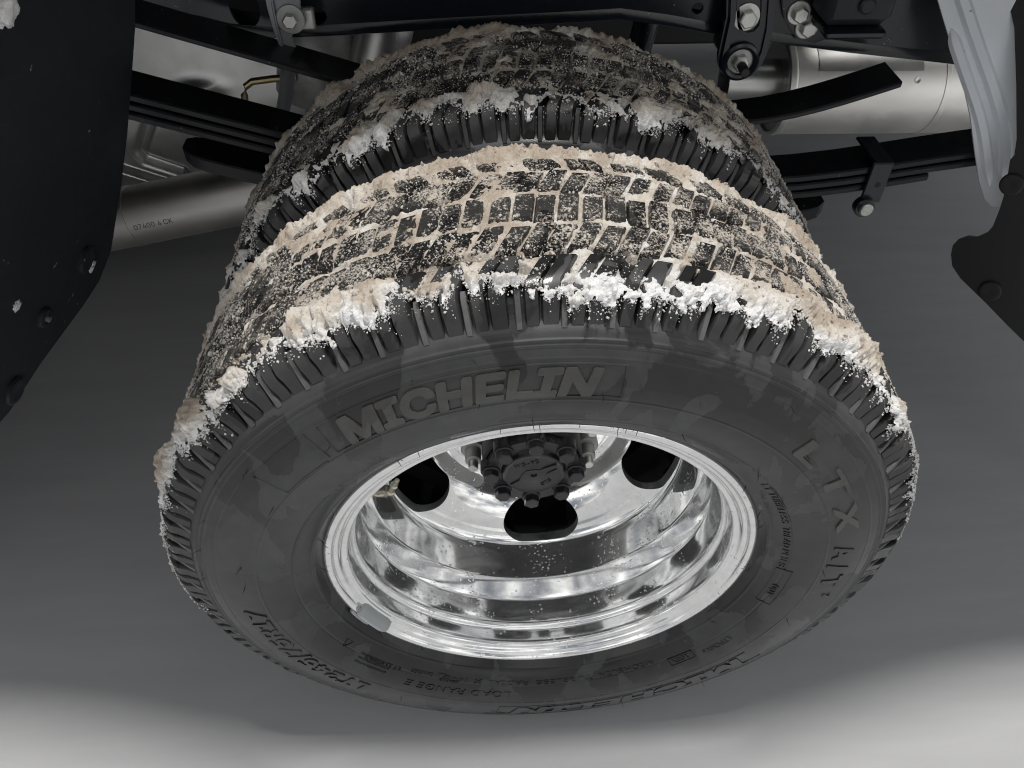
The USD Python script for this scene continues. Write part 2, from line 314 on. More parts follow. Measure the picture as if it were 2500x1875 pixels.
def carcass(ym, detail=True):
    s = np.concatenate([np.linspace(-S_MAX, -S_RIDGE, 60), np.linspace(-S_RIDGE + .001, S_RIDGE - .001, 120), np.linspace(S_RIDGE, S_MAX, 170)])
    ab = abs(s); h = np.where(ab < S_SH, -GD, -GD * (1 - .35 * ss(S_SH, .112, ab) - .65 * ss(.116, S_RIDGE - .002, ab)))
    if detail:
        h = h + .0016 * np.exp(-((ab - S_RIDGE - .0015) / .0012) ** 2) + .0010 * np.exp(-((ab - S_RIDGE - .006) / .001) ** 2)
        h = h + .0006 * np.exp(-((ab - s_at_r(.296)) / .0007) ** 2) + .0005 * np.exp(-((ab - s_at_r(.338)) / .0006) ** 2) - .0008 * np.exp(-((ab - s_at_r(.262)) / .0009) ** 2)
        h = h + .0012 * np.exp(-((ab - s_at_r(.243)) / .0012) ** 2)
    n = 360; th = np.linspace(0, 2 * np.pi, n, endpoint=False)
    P = tp(th[:, None], s[None], h[None], ym)
    k = len(s); i, j = np.meshgrid(np.arange(n), np.arange(k - 1), indexing='ij'); i2 = (i + 1) % n
    a, b, c, d = (i * k + j).ravel(), (i2 * k + j).ravel(), (i2 * k + j + 1).ravel(), (i * k + j + 1).ravel()
    return trimesh.Trimesh(P.reshape(-1, 3), np.vstack([np.stack([a, c, b], 1), np.stack([a, d, c], 1)]), process=False)
NP = 64; PITCH = 2 * np.pi / NP
def lug_shift(S): return -1.45 * np.maximum(0, .092 - np.abs(S)) - .0 * S
def rows(ym):
    """Every block of one tyre as (theta, row, mesh)."""
    out = []
    for k in range(NP):
        t0 = k * PITCH + .3 * PITCH * (random.random() - .5) * .3
        jit = lambda: random.uniform(-.0007, .0005)
        for side in (1, -1):
            s0, s1 = .064, S_RIDGE - .004
            stepS = .113
            for q, (u0, u1) in enumerate(((.0, .385), (.42, .735))):
                def hp(S, o=jit(), q=q): return o - .0022 * ss(stepS - .001, stepS + .001, np.abs(S)) * (1 if q == 0 else .6) - .0012 * ss(S_RIDGE - .02, S_RIDGE, np.abs(S))
                if side > 0: m_ = patch(t0 + u0 * PITCH, t0 + u1 * PITCH, s0, s1 - (.004 if q else 0), 0, -GD - .001, ym, lug_shift, 8, .0013, hp)
                else: m_ = patch(t0 + u0 * PITCH, t0 + u1 * PITCH, -s1, -s0, 0, -GD - .001, ym, lug_shift, 7, .0013, hp)
                out.append((t0 + .3 * PITCH, 'near' if side > 0 else 'far', m_))
            if side > 0:   # the low bar in the bottom of every wide slot
                out.append((t0, 'bar', patch(t0 + .785 * PITCH, t0 + .945 * PITCH, .090, S_RIDGE - .0065, 0, -GD - .001, ym, lug_shift, 6, .0010, lambda S: -.0042 + .0034 * ss(.105, .128, S))))
        for (s0, s1, sl, off) in ((.024, .056, -1.2, .1), (-.018, .0165, -.35, .35), (-.056, -.0255, -1.1, .6)):
            for (u0, u1, ds) in ((0, .44, .0), (.5, .93, .003)):
                mid = (s0 + s1) / 2
                m_ = patch(t0 + (off + u0) * PITCH, t0 + (off + u1) * PITCH, s0 + ds, s1 + ds - .001 * (ds > 0), jit(), -GD - .001, ym, lambda S: sl * (S - mid) * -1.0, 2, .0013)
                out.append((t0 + off * PITCH, 'mid', m_))
    return out

# ------------------------------------------------------------------ snow on a tyre
def fbm(a, b, f, seed, o=3):
    return meshkit.fbm(np.stack([a * f, b * f, np.full_like(a, seed * 3.7)], -1), o, seed)
def snow_sheet(ym, lo, hi, step, seed, amount=1.0, edge=.0955, crust=.0050):
    th = np.radians(np.arange(lo, hi, np.degrees(step / .395))); s = np.arange(-.115, .150, step)
    T, S = np.meshgrid(th, s, indexing='ij'); A = T * .395
    n1 = fbm(A, S, 42, seed, 3); n2 = fbm(A, S, 150, seed + 1, 3); n3 = meshkit.noise(np.stack([A * 520, S * 520, np.full_like(A, seed)], -1), seed + 2)
    n0 = fbm(A, S, 15, seed + 5, 3); nb = fbm(A + .7 * S, S * .6, 75, seed + 8, 2)
    ne = fbm(A, np.zeros_like(A), 24, seed + 3, 3); nd = fbm(A, S * .35, 95, seed + 4, 3)
    fade = ss(np.radians(lo), np.radians(lo + 14), T) * (1 - ss(np.radians(hi - 14), np.radians(hi), T))
    h = -.0031 + .016 * (n1 - .5) + .009 * (n0 - .5) * 1.4 + .0060 * (n2 - .5) + .0022 * (n3 - .5) + (amount - 1) * .004
    # a groove by the shoulder row that stays open here and there
    h = h - .007 * np.exp(-((S - .060) / .0035) ** 2) * ss(.42, .55, n0)
    se = edge + .050 * (ne - .5) + .046 * (nd - .5) + .010 * (n2 - .5) + .006 * (n3 - .5)
    nh = meshkit.fbm(np.stack([A * 9, A * 0, A * 0 + seed], -1), 3, seed + 21); heavy = ss(.47, .56, nh); side = ss(math.radians(14), math.radians(42), T) * (1 - ss(math.radians(142), math.radians(168), T))
    c0 = .080 - .022 * heavy; c = ss(c0 - .006, c0 + .012, S) * (1 - ss(se - .018, se, S)) * (.38 + .62 * side)
    n4 = fbm(A, S, 330, seed + 12, 2)
    h = h + c * ((crust * (.35 + 1.3 * n1) + .004) * (.6 + .8 * n0) + .0040 * (n4 - .5) + .0035 * (n2 - .5))
    lower = ss(.090, .100, S)
    h = np.where(S > se, -.02, np.where(lower > 0, np.maximum(h, lower * (-.0035 + .008 * n2 + .0025 * n3)), h) + lower * .0012 * (n3 - .5))
    sef = -.098 + .02 * (ne - .5)
    cf = ss(-.07, -.088, S) * (S > sef)
    h = h + cf * (.004 + .008 * n2)
    h = np.where(S < sef, -.02, h)
    h = h - (1 - fade) * .012
    # block tops keep only patches; the crust is broken by bare block tops
    h = np.where(S > -.06, h, h); bare = ss(.49, .56, nb) * (1 - .8 * heavy) * (S > .056) * (1 - ss(.090, .102, S))
    h = h - bare * .008
    dirt = np.clip(.36 + .16 * (1 - ss(.058, .080, S)) + .55 * (n0 - .5) + .5 * (fbm(A, S, 60, seed + 9, 2) - .5) - .24 * ss(.078, .102, S) - .12 + 12 * np.clip(h, 0, .008) * (1 - ss(.08, .1, S)), 0, 1)
    P = tp(T, S, h, ym)
    F = grid_faces(*T.shape, flip=True); hv = h.ravel()
    keep = (hv[F] > -.0112).any(1) & ~((hv[F] < -.0190).any(1))
    F = F[keep]
    idx, inv = np.unique(F, return_inverse=True)
    V, D = P.reshape(-1, 3)[idx], dirt.ravel()[idx]
    # loose grains along the ragged lower edge
    e1 = se[:, 0]
    gm, gd = [], []
    ico = trimesh.creation.icosphere(subdivisions=0)
    n = int((hi - lo) * 65)
    ti = RNG.uniform(0, len(th) - 1, n).astype(int)
    cl = meshkit.noise(np.stack([th[ti] * 40, np.zeros(n), np.full(n, seed)], -1), seed)
    off = RNG.exponential(.0029, n) * (.25 + 1.5 * cl ** 2) - .003
    sj = np.argmin(abs(s[None] - (edge + .02)), 1)
    jj = np.clip(np.searchsorted(s, edge + .0), 0, len(s) - 1)
    # local edge: largest s still snowy
    last = np.array([s[np.nonzero(h[i] > -.015)[0].max()] if (h[i] > -.015).any() else edge for i in range(len(th))])
    sp = last[ti] + off
    size = RNG.gamma(1.5, .00019, n) + .00020
    keepg = (fade[ti, 0] > RNG.uniform(.1, .9, n))
    C = tp(th[ti], sp, size * .4, ym)
    rnd = RNG.normal(0, .30, (n, 12, 3))
    iv = np.array(ico.vertices); IF = np.array(ico.faces)
    VV = C[keepg][:, None] + size[keepg][:, None, None] * (iv[None] + rnd[keepg])
    k = keepg.sum()
    FF = (IF[None] + 12 * np.arange(k)[:, None, None]).reshape(-1, 3)
    # and a rough coat of crumbs on the crust itself
    n = int((hi - lo) * 60)
    ii = RNG.integers(0, len(th), n); jj = RNG.integers(0, len(s), n)
    ok = (h[ii, jj] > .0015) & (S[ii, jj] > -.1)
    ii, jj = ii[ok], jj[ok]; k2 = len(ii); sz = RNG.gamma(1.6, .00027, k2) + .0002
    C2 = tp(th[ii], s[jj], h[ii, jj] + sz * .3, ym)
    V2 = C2[:, None] + sz[:, None, None] * (iv[None] + RNG.normal(0, .30, (k2, 12, 3)))
    F2 = (IF[None] + 12 * np.arange(k2)[:, None, None]).reshape(-1, 3)
    # single grains lying on the bare rubber
    n = int((hi - lo) * 120); tg = np.radians(RNG.uniform(lo + 4, hi - 4, n)); sg2 = RNG.uniform(-.09, .102, n)
    kp = meshkit.fbm(np.stack([tg * 14, sg2 * 34, tg * 0 + seed], -1), 2, seed + 40) > RNG.uniform(.40, .62, n); tg, sg2 = tg[kp], sg2[kp]; n = k3 = len(tg); s3_ = RNG.gamma(1.5, .00018, n) + .00018
    V3 = tp(tg, sg2, s3_ * .5, ym)[:, None] + s3_[:, None, None] * (iv[None] + RNG.normal(0, .3, (n, 12, 3)))
    F3 = (IF[None] + 12 * np.arange(k3)[:, None, None]).reshape(-1, 3)
    Vall = np.vstack([V, VV.reshape(-1, 3), V2.reshape(-1, 3), V3.reshape(-1, 3)])
    Fall = np.vstack([inv.reshape(-1, 3), FF + len(V), F2 + len(V) + 12 * k, F3 + len(V) + 12 * (k + k2)])
    Dall = np.concatenate([D, np.full(12 * k, .10), np.repeat(dirt[ii, jj], 12), np.full(12 * k3, .25)])
    return trimesh.Trimesh(Vall, Fall, process=False), Dall
def add_snow(name, label, *a, **kw):
    msh, d = snow_sheet(*a, **kw)
    p = usdkit.mesh(stage, numbered('/World/' + name), msh, M['snow'], smooth=True)
    UsdGeom.PrimvarsAPI(p).CreatePrimvar('dirt', Sdf.ValueTypeNames.FloatArray, 'vertex').Set(Vt.FloatArray.FromNumpy(d.astype(np.float32)))
    tagp(p.GetPrim(), label, 'snow', None, 'stuff')

# ------------------------------------------------------------------ wheels
YM = .0925; DUAL = .2785
wheel = thing('wheel', 'outer dual rear wheel with polished aluminium rim, nearest the viewer', 'wheel', (0, YM, GZ))
tyre = part('tyre', carcass(YM), M['sidewall'], wheel, smooth=True)
wheel_in = thing('wheel', 'inner dual rear wheel, half hidden behind the polished outer one', 'wheel', (0, YM + DUAL, GZ))
tyre_in = part('tyre', carcass(YM + DUAL, False), M['sidewall'], wheel_in, smooth=True)
def blocks(ym, ty, shoulder_all, mats):
    rest = []; count = 0; allr = rows(ym)
    for th, row, m_ in allr:
        d = np.degrees(th) % 360
        up = 22 < d < 160
        see = (row in ('near',) and (shoulder_all or 14 < d < 172)) or (row == 'mid' and up)
        if row == 'bar': continue
        if see and count < 292:
            part('tread_block', m_, mats[0] if row == 'mid' else mats[1], ty); count += 1
        else: rest.append(m_)
    part('tread_rest', rest, mats[0], ty, kind='stuff')
    for th, r, m_ in allr:
        if r == 'bar' and (shoulder_all or 14 < np.degrees(th) % 360 < 172): part('slot_bar', m_, M['bar'] if shoulder_all else M['lug'], ty)
st = random.getstate(); blocks(YM, tyre, True, (M['tread'], M['lug'])); 
blocks(YM + DUAL, tyre_in, False, (M['tread_dark'], M['lug']))

def fat(t, grow):
    """The lettering's outline made heavier."""
    from shapely import union_all
    low = t.face_normals[:, 2] < -.5; v = t.vertices[:, :2]; dep = t.vertices[:, 2].max()
    g_ = union_all([sg.Polygon(v[f]).buffer(1e-6) for f in t.faces[low]]).buffer(grow, join_style='mitre').simplify(grow * .1)
    return [trimesh.creation.extrude_polygon(q, dep, engine='earcut') for q in sorted(getattr(g_, 'geoms', [g_]), key=lambda q: q.centroid.x)]
def bent_text(text, height, th_start, r_mid, ym, lift=.0012, bold=True, shear=0.0, width=None, sink=.0006, grow=0.0, apart=False):
    """Raised lettering moulded on the outer sidewall; reads clockwise from th_start (degrees) with its tops outwards."""
    if grow: ts = []; [ts.extend(fat(meshkit.text_mesh(c, height, lift + sink, bold=bold).apply_translation((k, 0, 0)), grow)) for k, c in ()]
    t = meshkit.text_mesh(text, height, lift + sink, bold=bold)
    ts = fat(t, grow) if grow else (list(t.split(only_watertight=False)) if apart else [t])
    sc = s_at_r(r_mid); tr = []
    for t in ts:
        v, f = trimesh.remesh.subdivide_to_size(t.vertices, t.faces, max_edge=max(.006, height * .3)); v = v.copy(); v[:, 0] += shear * v[:, 1]; tr.append((v, f))
    x0 = min(v[:, 0].min() for v, f in tr); x1 = max(v[:, 0].max() for v, f in tr); k = width / (x1 - x0) if width else 1.0
    out = []
    for v, f in tr:
        th = np.radians(th_start) - (v[:, 0] - x0) * k / r_mid
        out.append(trimesh.Trimesh(tp(th, sc - (v[:, 1] - height / 2), v[:, 2] - sink, ym), f, process=False))
    return out if apart else cat_mesh(out)
def rib(pts, w, lift, ym, dt=.5):
    """A thin raised line on the sidewall through (theta deg, radius) corners."""
    out = []
    for (a, ra), (b, rb) in zip(pts[:-1], pts[1:]):
        n = max(2, int(max(abs(a - b) / dt, abs(ra - rb) / .003)) + 1)
        th = np.radians(np.linspace(a, b, n)); rr = np.linspace(ra, rb, n); sv = np.array([s_at_r(x) for x in rr])
        dx = np.gradient(th) * rr; dy = np.gradient(rr); L = np.hypot(dx, dy) + 1e-12; nx, ny = -dy / L, dx / L
        P = []
        for o, h in ((-.5, -.0006), (-.3, lift), (.3, lift), (.5, -.0006)):
            P.append(tp(th + o * w * nx / rr, sv - o * w * ny, h, ym))
        P = np.stack(P, 1)
        F = grid_faces(n, 4); out.append(trimesh.Trimesh(np.vstack([P.reshape(-1, 3)]), F, process=False))
    return cat_mesh(out)
# the maker's name near the top and again near the ground
def lt(*a, nm='lettering', m_='letter', **k):
    b = bent_text(*a, YM, **k)
    for q in (b if isinstance(b, list) else [b]): part('letter' if k.get('apart') else nm, q, M[m_], tyre)
lt('MICHELIN', .0250, 123.8, .316, shear=.18, width=math.radians(123.5 - 83.5) * .316, lift=.0018, grow=.0011, apart=True)
part('panel_border', rib([(127.2, .3005), (80.0, .3005)], .0016, .0009, YM), M['sidewall'], tyre)
part('panel_border', rib([(126.0, .3335), (80.6, .3335)], .0016, .0009, YM), M['sidewall'], tyre)
part('panel_border', rib([(80.2, .3005), (80.8, .3335)], .0016, .0009, YM), M['sidewall'], tyre)
part('panel_border', rib([(127.2, .3005), (126.0, .3335)], .0016, .0009, YM), M['sidewall'], tyre)
part('panel_border', rib([(129.0, .301), (128.6, .333), (141.5, .333), (141.5, .298), (130, .298)], .0016, .0009, YM), M['sidewall'], tyre)
lt('MICHELIN', .0235, -37.0, .322, shear=.18, width=math.radians(59) * .322, lift=.0016, m_='sidewall', grow=.0011, apart=True)
part('panel_border', rib([(-34, .307), (-99.0, .307)], .0016, .0009, YM), M['sidewall'], tyre)
part('panel_border', rib([(-34, .336), (-99.0, .336), (-99.0, .307)], .0016, .0009, YM), M['sidewall'], tyre)
lt('L T X', .0200, 46.0, .314, width=math.radians(29) * .314, lift=.0016, grow=.0004, apart=True)
lt('A / T', .0200, 11.5, .314, width=math.radians(15) * .314, lift=.0012, m_='sidewall', grow=.0003, apart=True)
lt('2', .009, -6.2, .320, lift=.0016, bold=False)
lt('LT245/75R17', .0200, -134.0, .312, width=math.radians(42) * .312, lift=.0014, m_='lug', grow=.0003)
lt('LOAD RANGE E', .0100, -97.0, .277, width=math.radians(30) * .277, lift=.001, m_='sidewall', bold=False)
lt('MICHELIN  TUBELESS  RADIAL  X  M+S', .0062, -55.0, .258, width=math.radians(62) * .258, lift=.0008, m_='sidewall', bold=False)
lt('DANGER', .0055, -121.0, .258, lift=.0008, m_='sidewall', bold=False)
lt('WPA01P', .0045, -112.5, .262, lift=.0008, m_='sidewall', bold=False)
lt('LT 112/109 R', .0060, -131.0, .262, lift=.0008, m_='sidewall', bold=False)
for r_ in (.272, .266, .260): lt('MAX LOAD SINGLE AT 80 PSI COLD', .0030, -134.0, r_, width=.050, lift=.0006, m_='sidewall', bold=False)
lt('LT TUBELESS  TREAD PLIES', .0070, 38.0, .258, width=math.radians(36) * .258, lift=.0009, m_='sidewall', bold=False)
lt('DOT', .0075, -6.0, .262, lift=.0009, m_='sidewall', bold=False)
part('panel_border', rib([(1.0, .2545), (1.0, .270), (-14, .270), (-14, .2545), (1.0, .2545)], .0012, .0008, YM), M['sidewall'], tyre)
lt('10EX', .0070, -45.0, .267, lift=.0009, m_='sidewall', bold=False)
part('panel_border', rib([(-43.5, .262), (-43.5, .273), (-51, .273), (-51, .262), (-43.5, .262)], .0012, .0008, YM), M['sidewall'], tyre)
lt('LTPCMV6', .0070, -31.5, .272, lift=.0009, m_='sidewall', bold=False)
part('warning_triangle', rib([(-117.0, .254), (-119.4, .254), (-118.2, .264), (-117.0, .254)], .0010, .0009, YM, .3), M['sidewall'], tyre)
part('warning_triangle', rib([(-150.0, .254), (-152.4, .254), (-151.2, .264), (-150.0, .254)], .0010, .0009, YM, .3), M['sidewall'], tyre)
# moulding hairs left on the rubber
for k in range(46):
    th = math.radians(random.choice([random.uniform(0, 180), random.uniform(0, 360)])); rr = random.choice([.2365, .2365, .2375, .262, .300, .338, .349, .31])
    s_ = s_at_r(rr); b = tp(np.array(th), np.array(s_), 0.0, YM); e = tp(np.array(th + random.uniform(-.006, .006)), np.array(s_ - random.uniform(-.002, .004)), random.uniform(.005, .010), YM)
    mid = (b + e) / 2 + np.array([random.uniform(-.001, .001), 0, random.uniform(-.0005, .0015)])
    part('moulding_hair', tube([b, mid, e], [.00042, .00038, .00022], 5), M['hair'], tyre)

# ---- the polished rim: one revolved shell with five hand holes
FRONT = [(.010, .2335), (.0045, .2345), (.0012, .2338), (-.0012, .2315), (-.0018, .2285), (-.0008, .2258), (.0018, .2240), (.0030, .2233), (.0034, .2222), (.0034, .2205), (.0042, .2190), (.0062, .2172), (.0080, .2152), (.0086, .2132), (.0082, .2112), (.0090, .2098), (.0112, .2090),
         (.0160, .2085), (.0250, .2081), (.0285, .2079), (.0300, .2074), (.0310, .2062), (.0320, .2046), (.0340, .2034), (.0370, .2028), (.0420, .2024), (.0550, .2021), (.0665, .2019), (.0692, .2014), (.0712, .2004), (.0740, .1990), (.0840, .1946), (.0930, .1908), (.0950, .1901), (.0975, .1898), (.1050, .1898),
         (.1200, .1897), (.1330, .1894), (.1410, .1884), (.1475, .1862), (.1522, .1820), (.1555, .1760), (.1585, .1680), (.1630, .1575), (.1690, .1470), (.1775, .1370), (.1870, .1295), (.1970, .1240), (.2050, .1180), (.2088, .1100), (.2095, .0980), (.2095, .0500)]
import manifold3d as mf
def dense(pts, m=3):
    p = np.array(pts); t = np.concatenate([[0], np.cumsum(np.linalg.norm(np.diff(p, axis=0), axis=1))])
    from scipy.interpolate import PchipInterpolator
    tt = np.concatenate([np.linspace(t[i], t[i + 1], m, endpoint=False) for i in range(len(t) - 1)] + [[t[-1]]])
    return np.stack([PchipInterpolator(t, p[:, 0])(tt), PchipInterpolator(t, p[:, 1])(tt)], 1)
fp = dense(FRONT)
back = [(.236, .050), (.236, .150), (.2, .195), (.18, .2045), (.03, .2045)]
BACK = [(.2400, .0500), (.2400, .0900), (.2210, .1120), (.2110, .1190), (.2000, .1250), (.1880, .1320), (.1790, .1410), (.1730, .1500), (.1690, .1600), (.1640, .1720), (.1560, .1840), (.1480, .1872), (.1250, .1880), (.0640, .1910), (.0580, .1960), (.0560, .2000), (.0300, .2030), (.0160, .2250)]
line = sg.LineString([(r, y) for y, r in fp])
poly = line.buffer(.010, single_sided=True, join_style='round')
if poly.centroid.y < line.centroid.y: poly = line.buffer(-.010, single_sided=True, join_style='round')
if not poly.is_valid or poly.geom_type != 'Polygon': poly = max(getattr(poly.buffer(0), 'geoms', [poly.buffer(0)]), key=lambda q: q.area)
cs = mf.CrossSection([np.array(poly.exterior.coords[:-1])], mf.FillRule.NonZero)
shell = mf.Manifold.revolve(cs, 256)                 # about the second coordinate, which becomes z
HOLE_R, HOLE_A = .1580, [-84 + 72 * k for k in range(5)]
def slot(th, r, w, hgt):
    d = (w - hgt) / 2 / r
    return sg.LineString([(r * math.cos(math.radians(th) + k), r * math.sin(math.radians(th) + k)) for k in np.linspace(-d, d, 12)]).buffer(hgt / 2, 20)
HW, HH = .103, .054
cut = []
for a in HOLE_A:
    p = slot(a, HOLE_R, HW, HH)
    cut.append(mf.Manifold.extrude(mf.CrossSection([np.array(p.exterior.coords[:-1])[::1]], mf.FillRule.NonZero), .5).translate([0, 0, .08]))
cutter = mf.Manifold.batch_boolean(cut, mf.OpType.Add)
# manifold's revolve axis is z here: z stands for the depth y, its y for -z
M3 = shell - (cutter.scale([1, -1, 1]))
mv, mfc = [np.array(a) for a in meshkit.arrays(M3)[:2]]
rim_mesh = trimesh.Trimesh(np.stack([mv[:, 0], mv[:, 2], -mv[:, 1]], 1), mfc, process=False)
wall = np.zeros(len(mfc), int)
tri = rim_mesh.triangles_center; nrm = rim_mesh.face_normals
for k_, a in enumerate(HOLE_A):
    p = slot(a, HOLE_R, HW, HH).exterior
    near = np.array([p.distance(sg.Point(x, z)) < .0012 if abs(ny_) < .2 and y_ > .1 else False for x, z, ny_, y_ in zip(tri[:, 0], tri[:, 2], nrm[:, 1], tri[:, 1])])
    wall[near] = k_ + 1
rim = part('rim', trimesh.Trimesh(rim_mesh.vertices, rim_mesh.faces[wall == 0], process=False), M['alu'], wheel, smooth=28)
for k_ in range(5):
    part('hand_hole_wall', trimesh.Trimesh(rim_mesh.vertices, rim_mesh.faces[wall == k_ + 1], process=False), M['hole_wall'], rim, smooth=35)

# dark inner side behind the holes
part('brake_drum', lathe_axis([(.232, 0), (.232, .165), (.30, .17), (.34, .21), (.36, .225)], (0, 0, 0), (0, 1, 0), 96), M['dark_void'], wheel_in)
# ---- hub
hub = part('hub', [lathe_axis([(.215, .0615), (.150, .0615), (.1405, .0605), (.1400, .058)], (0, 0, 0), (0, 1, 0), 72)], M['hub_dark'], wheel)
fl = sg.Point(0, 0).buffer(.0565, 48)
BR = .0512; BA = [90 + 45 * k - 1.5 for k in range(8)]
for a in BA: fl = fl.union(sg.Point(BR * math.cos(math.radians(a)), BR * math.sin(math.radians(a))).buffer(.0128, 24))
fl = fl.buffer(-.002).buffer(.002)
def y_plate(poly, y0, y1, bev=.0008):
    a = prism(poly, lambda u, v: np.stack([u, np.full_like(u, y0 + bev), v], 1), y1 - y0 - bev, (0, 1, 0))
    c = mf.CrossSection([np.array(poly.exterior.coords[:-1])], mf.FillRule.NonZero) if False else None
    b = prism(poly.buffer(-bev), lambda u, v: np.stack([u, np.full_like(u, y0), v], 1), bev * 1.5, (0, 1, 0))
    return [a, b]
flange = part('hub_flange', y_plate(fl, .1285, .142), M['hub'], wheel, smooth=25)
cap = part('hub_cap', lathe_axis([(.0, .0), (0, .0395), (-.0012, .0385), (-.0050, .0372), (-.0060, .0355), (-.0052, .0335), (-.0048, .031), (-.0050, .018), (-.0062, .0135), (-.0062, .004), (-.0040, .0032), (-.0040, 0)], (0, .1285, 0), (0, 1, 0), 64), M['hub'], wheel, smooth=35)
sp = sg.LineString([(-.026, -.018), (-.016, -.010), (-.0135, .000), (-.009, .0075), (.000, .0095), (.008, .0085), (.014, .012), (.025, .017)]).buffer(.0019, 8)
part('cap_ridge', y_plate(sp, .1215, .1250, .0006), M['hub'], cap, smooth=25)
sp2 = sg.LineString([(.026, .008), (.016, .001), (.012, -.008), (.004, -.0125)]).buffer(.0011, 8)
part('cap_ridge', y_plate(sp2, .1222, .1250, .0004), M['hub'], cap, smooth=25)
def flat_text(t, h, cx, cz, rotd, y):
    m_ = meshkit.text_mesh(t, h, .0012); v = m_.vertices - np.array([m_.bounds[:, 0].mean(), m_.bounds[:, 1].mean(), 0]); c, s = math.cos(math.radians(rotd)), math.sin(math.radians(rotd))
    return trimesh.Trimesh(np.stack([cx + c * v[:, 0] - s * v[:, 1], y - v[:, 2], cz + s * v[:, 0] + c * v[:, 1]], 1), m_.faces, process=False)
part('cap_lettering', flat_text('WG-93', .0062, -.009, .020, 18, .1238), M['hub'], cap)
part('cap_lettering', flat_text('GTS', .0056, .015, -.016, 40, .1238), M['hub'], cap)
for a in BA:
    p = (BR * math.cos(math.radians(a)), .1285, BR * math.sin(math.radians(a)))
    hd, w = hexbolt(p, (0, -1, 0), .0168, .0125, .0112)
    b = part('flange_bolt', hd, M['hub'], wheel, smooth=20); part('washer', w, M['hub'], b)
for a in (22.5, 67.5, 112.5, 157.5, 202.5, 247.5, 292.5, 337.5):
    p = np.array([.0790 * math.cos(math.radians(a)), .209, .0790 * math.sin(math.radians(a))])
    n = part('wheel_nut', lathe_axis([(0, .0155), (.010, .0155), (.0105, .0145), (.0107, .0145), (.012, .0158), (.020, .0158), (.021, .0148), (.0215, .0105), (.038, .0100), (.039, .0085), (.039, 0)], p, (0, -1, 0), 30), M['dull_steel'], wheel)
    part('wheel_stud', lathe_axis([(.038, .0062), (.050, .0062), (.0512, .0052), (.0512, 0)], p, (0, -1, 0), 20), M['steel'], n)
# ---- valve stem in the left hole and the clip-on weight on the flange
v1 = at(869, 1018, .118); v0 = at(838, 1072, .150)
part('valve_stem', lathe_axis([(0, .0045), (.018, .0045), (.019, .0062), (.024, .0062), (.025, .0042), (.040, .0042), (.041, .0050), (.047, .0050), (.048, .0034), (.0575, .0034), (.058, .0030), (.066, .0030), (.0665, 0)], v0, v1 - v0, 16), M['brass'], wheel)
def arc_block(a0, a1, prof, n=14):
    V = []; th = np.radians(np.linspace(a0, a1, n)); k = len(prof)
    for i, t in enumerate(th):
        e = min(i, n - 1 - i); sc = (.78, .95, 1)[min(e, 2)]
        cy, cr = np.mean([q[0] for q in prof]), np.mean([q[1] for q in prof])
        for (y, r) in prof: V.append(((cr + (r - cr) * sc) * math.cos(t), cy + (y - cy) * sc, (cr + (r - cr) * sc) * math.sin(t)))
    F = []
    for i in range(n - 1):
        for j in range(k):
            a, b = i * k + j, i * k + (j + 1) % k; F += [(a, b, b + k), (a, b + k, a + k)]
    for j in range(1, k - 1): F += [(0, j + 1, j), ((n - 1) * k, (n - 1) * k + j, (n - 1) * k + j + 1)]
    return trimesh.Trimesh(np.array(V), np.array(F), process=False)
wt = part('balance_weight', arc_block(-158.5, -144.5, [(-.0015, .2300), (-.0055, .2285), (-.0060, .2240), (-.0030, .2200), (.0030, .2165), (.0075, .2160), (.0080, .2185), (.0010, .2235)]), M['weight'], wheel, smooth=40)
part('weight_clip', arc_block(-159.5, -151.0, [(.0005, .2350), (-.0035, .2340), (-.0045, .2315), (-.0030, .2295), (.0005, .2310)], 8), M['weight'], wt, smooth=40)

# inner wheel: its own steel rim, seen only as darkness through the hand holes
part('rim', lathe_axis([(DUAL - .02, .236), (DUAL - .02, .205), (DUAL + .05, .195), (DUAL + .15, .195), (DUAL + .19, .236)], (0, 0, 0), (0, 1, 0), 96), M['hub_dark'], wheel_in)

# water beads on the polished metal
drops = []
fr = np.array(FRONT); 
for k in range(200):
    i = random.choice([random.randint(13, len(fr) - 3), random.randint(22, 40)]); t = random.random(); y, r = fr[i] * (1 - t) + fr[i + 1] * t
    ty, tr = fr[i + 1] - fr[i]; L = math.hypot(ty, tr); ny, nr = tr / L, -ty / L
    if ny > 0 and nr > 0: ny, nr = -ny, -nr
    if nr > .2: ny, nr = -ny, -nr
    th = math.radians(random.uniform(175, 365)); c = np.array([r * math.cos(th), y, r * math.sin(th)])
    if any(slot(a, HOLE_R, HW, HH).buffer(.002).contains(sg.Point(c[0], c[2])) for a in HOLE_A) and y > .1: continue
    n = np.array([nr * math.cos(th), ny, nr * math.sin(th)]); u, v, w = frame_of(n); R = random.uniform(.0006, .0017) * random.choice([1, 1, .7])
    ico = trimesh.creation.icosphere(subdivisions=1); q = ico.vertices
    drops.append(trimesh.Trimesh(c + R * (q[:, :1] * u * 1.2 + q[:, 1:2] * v + q[:, 2:] * w * .55), ico.faces, process=False))
part('water_beads', drops, M['drop'], rim, kind='stuff', smooth=True)

# ---- snow
add_snow('snow', 'dirty snow packed into the tread and crusted on the shoulder of the outer tyre', YM, 0, 192, .00115, 11)
add_snow('snow', 'dirty snow caked over the tread of the inner tyre behind', YM + DUAL, 8, 182, .0016, 37, amount=.9, edge=.0915, crust=.0048)

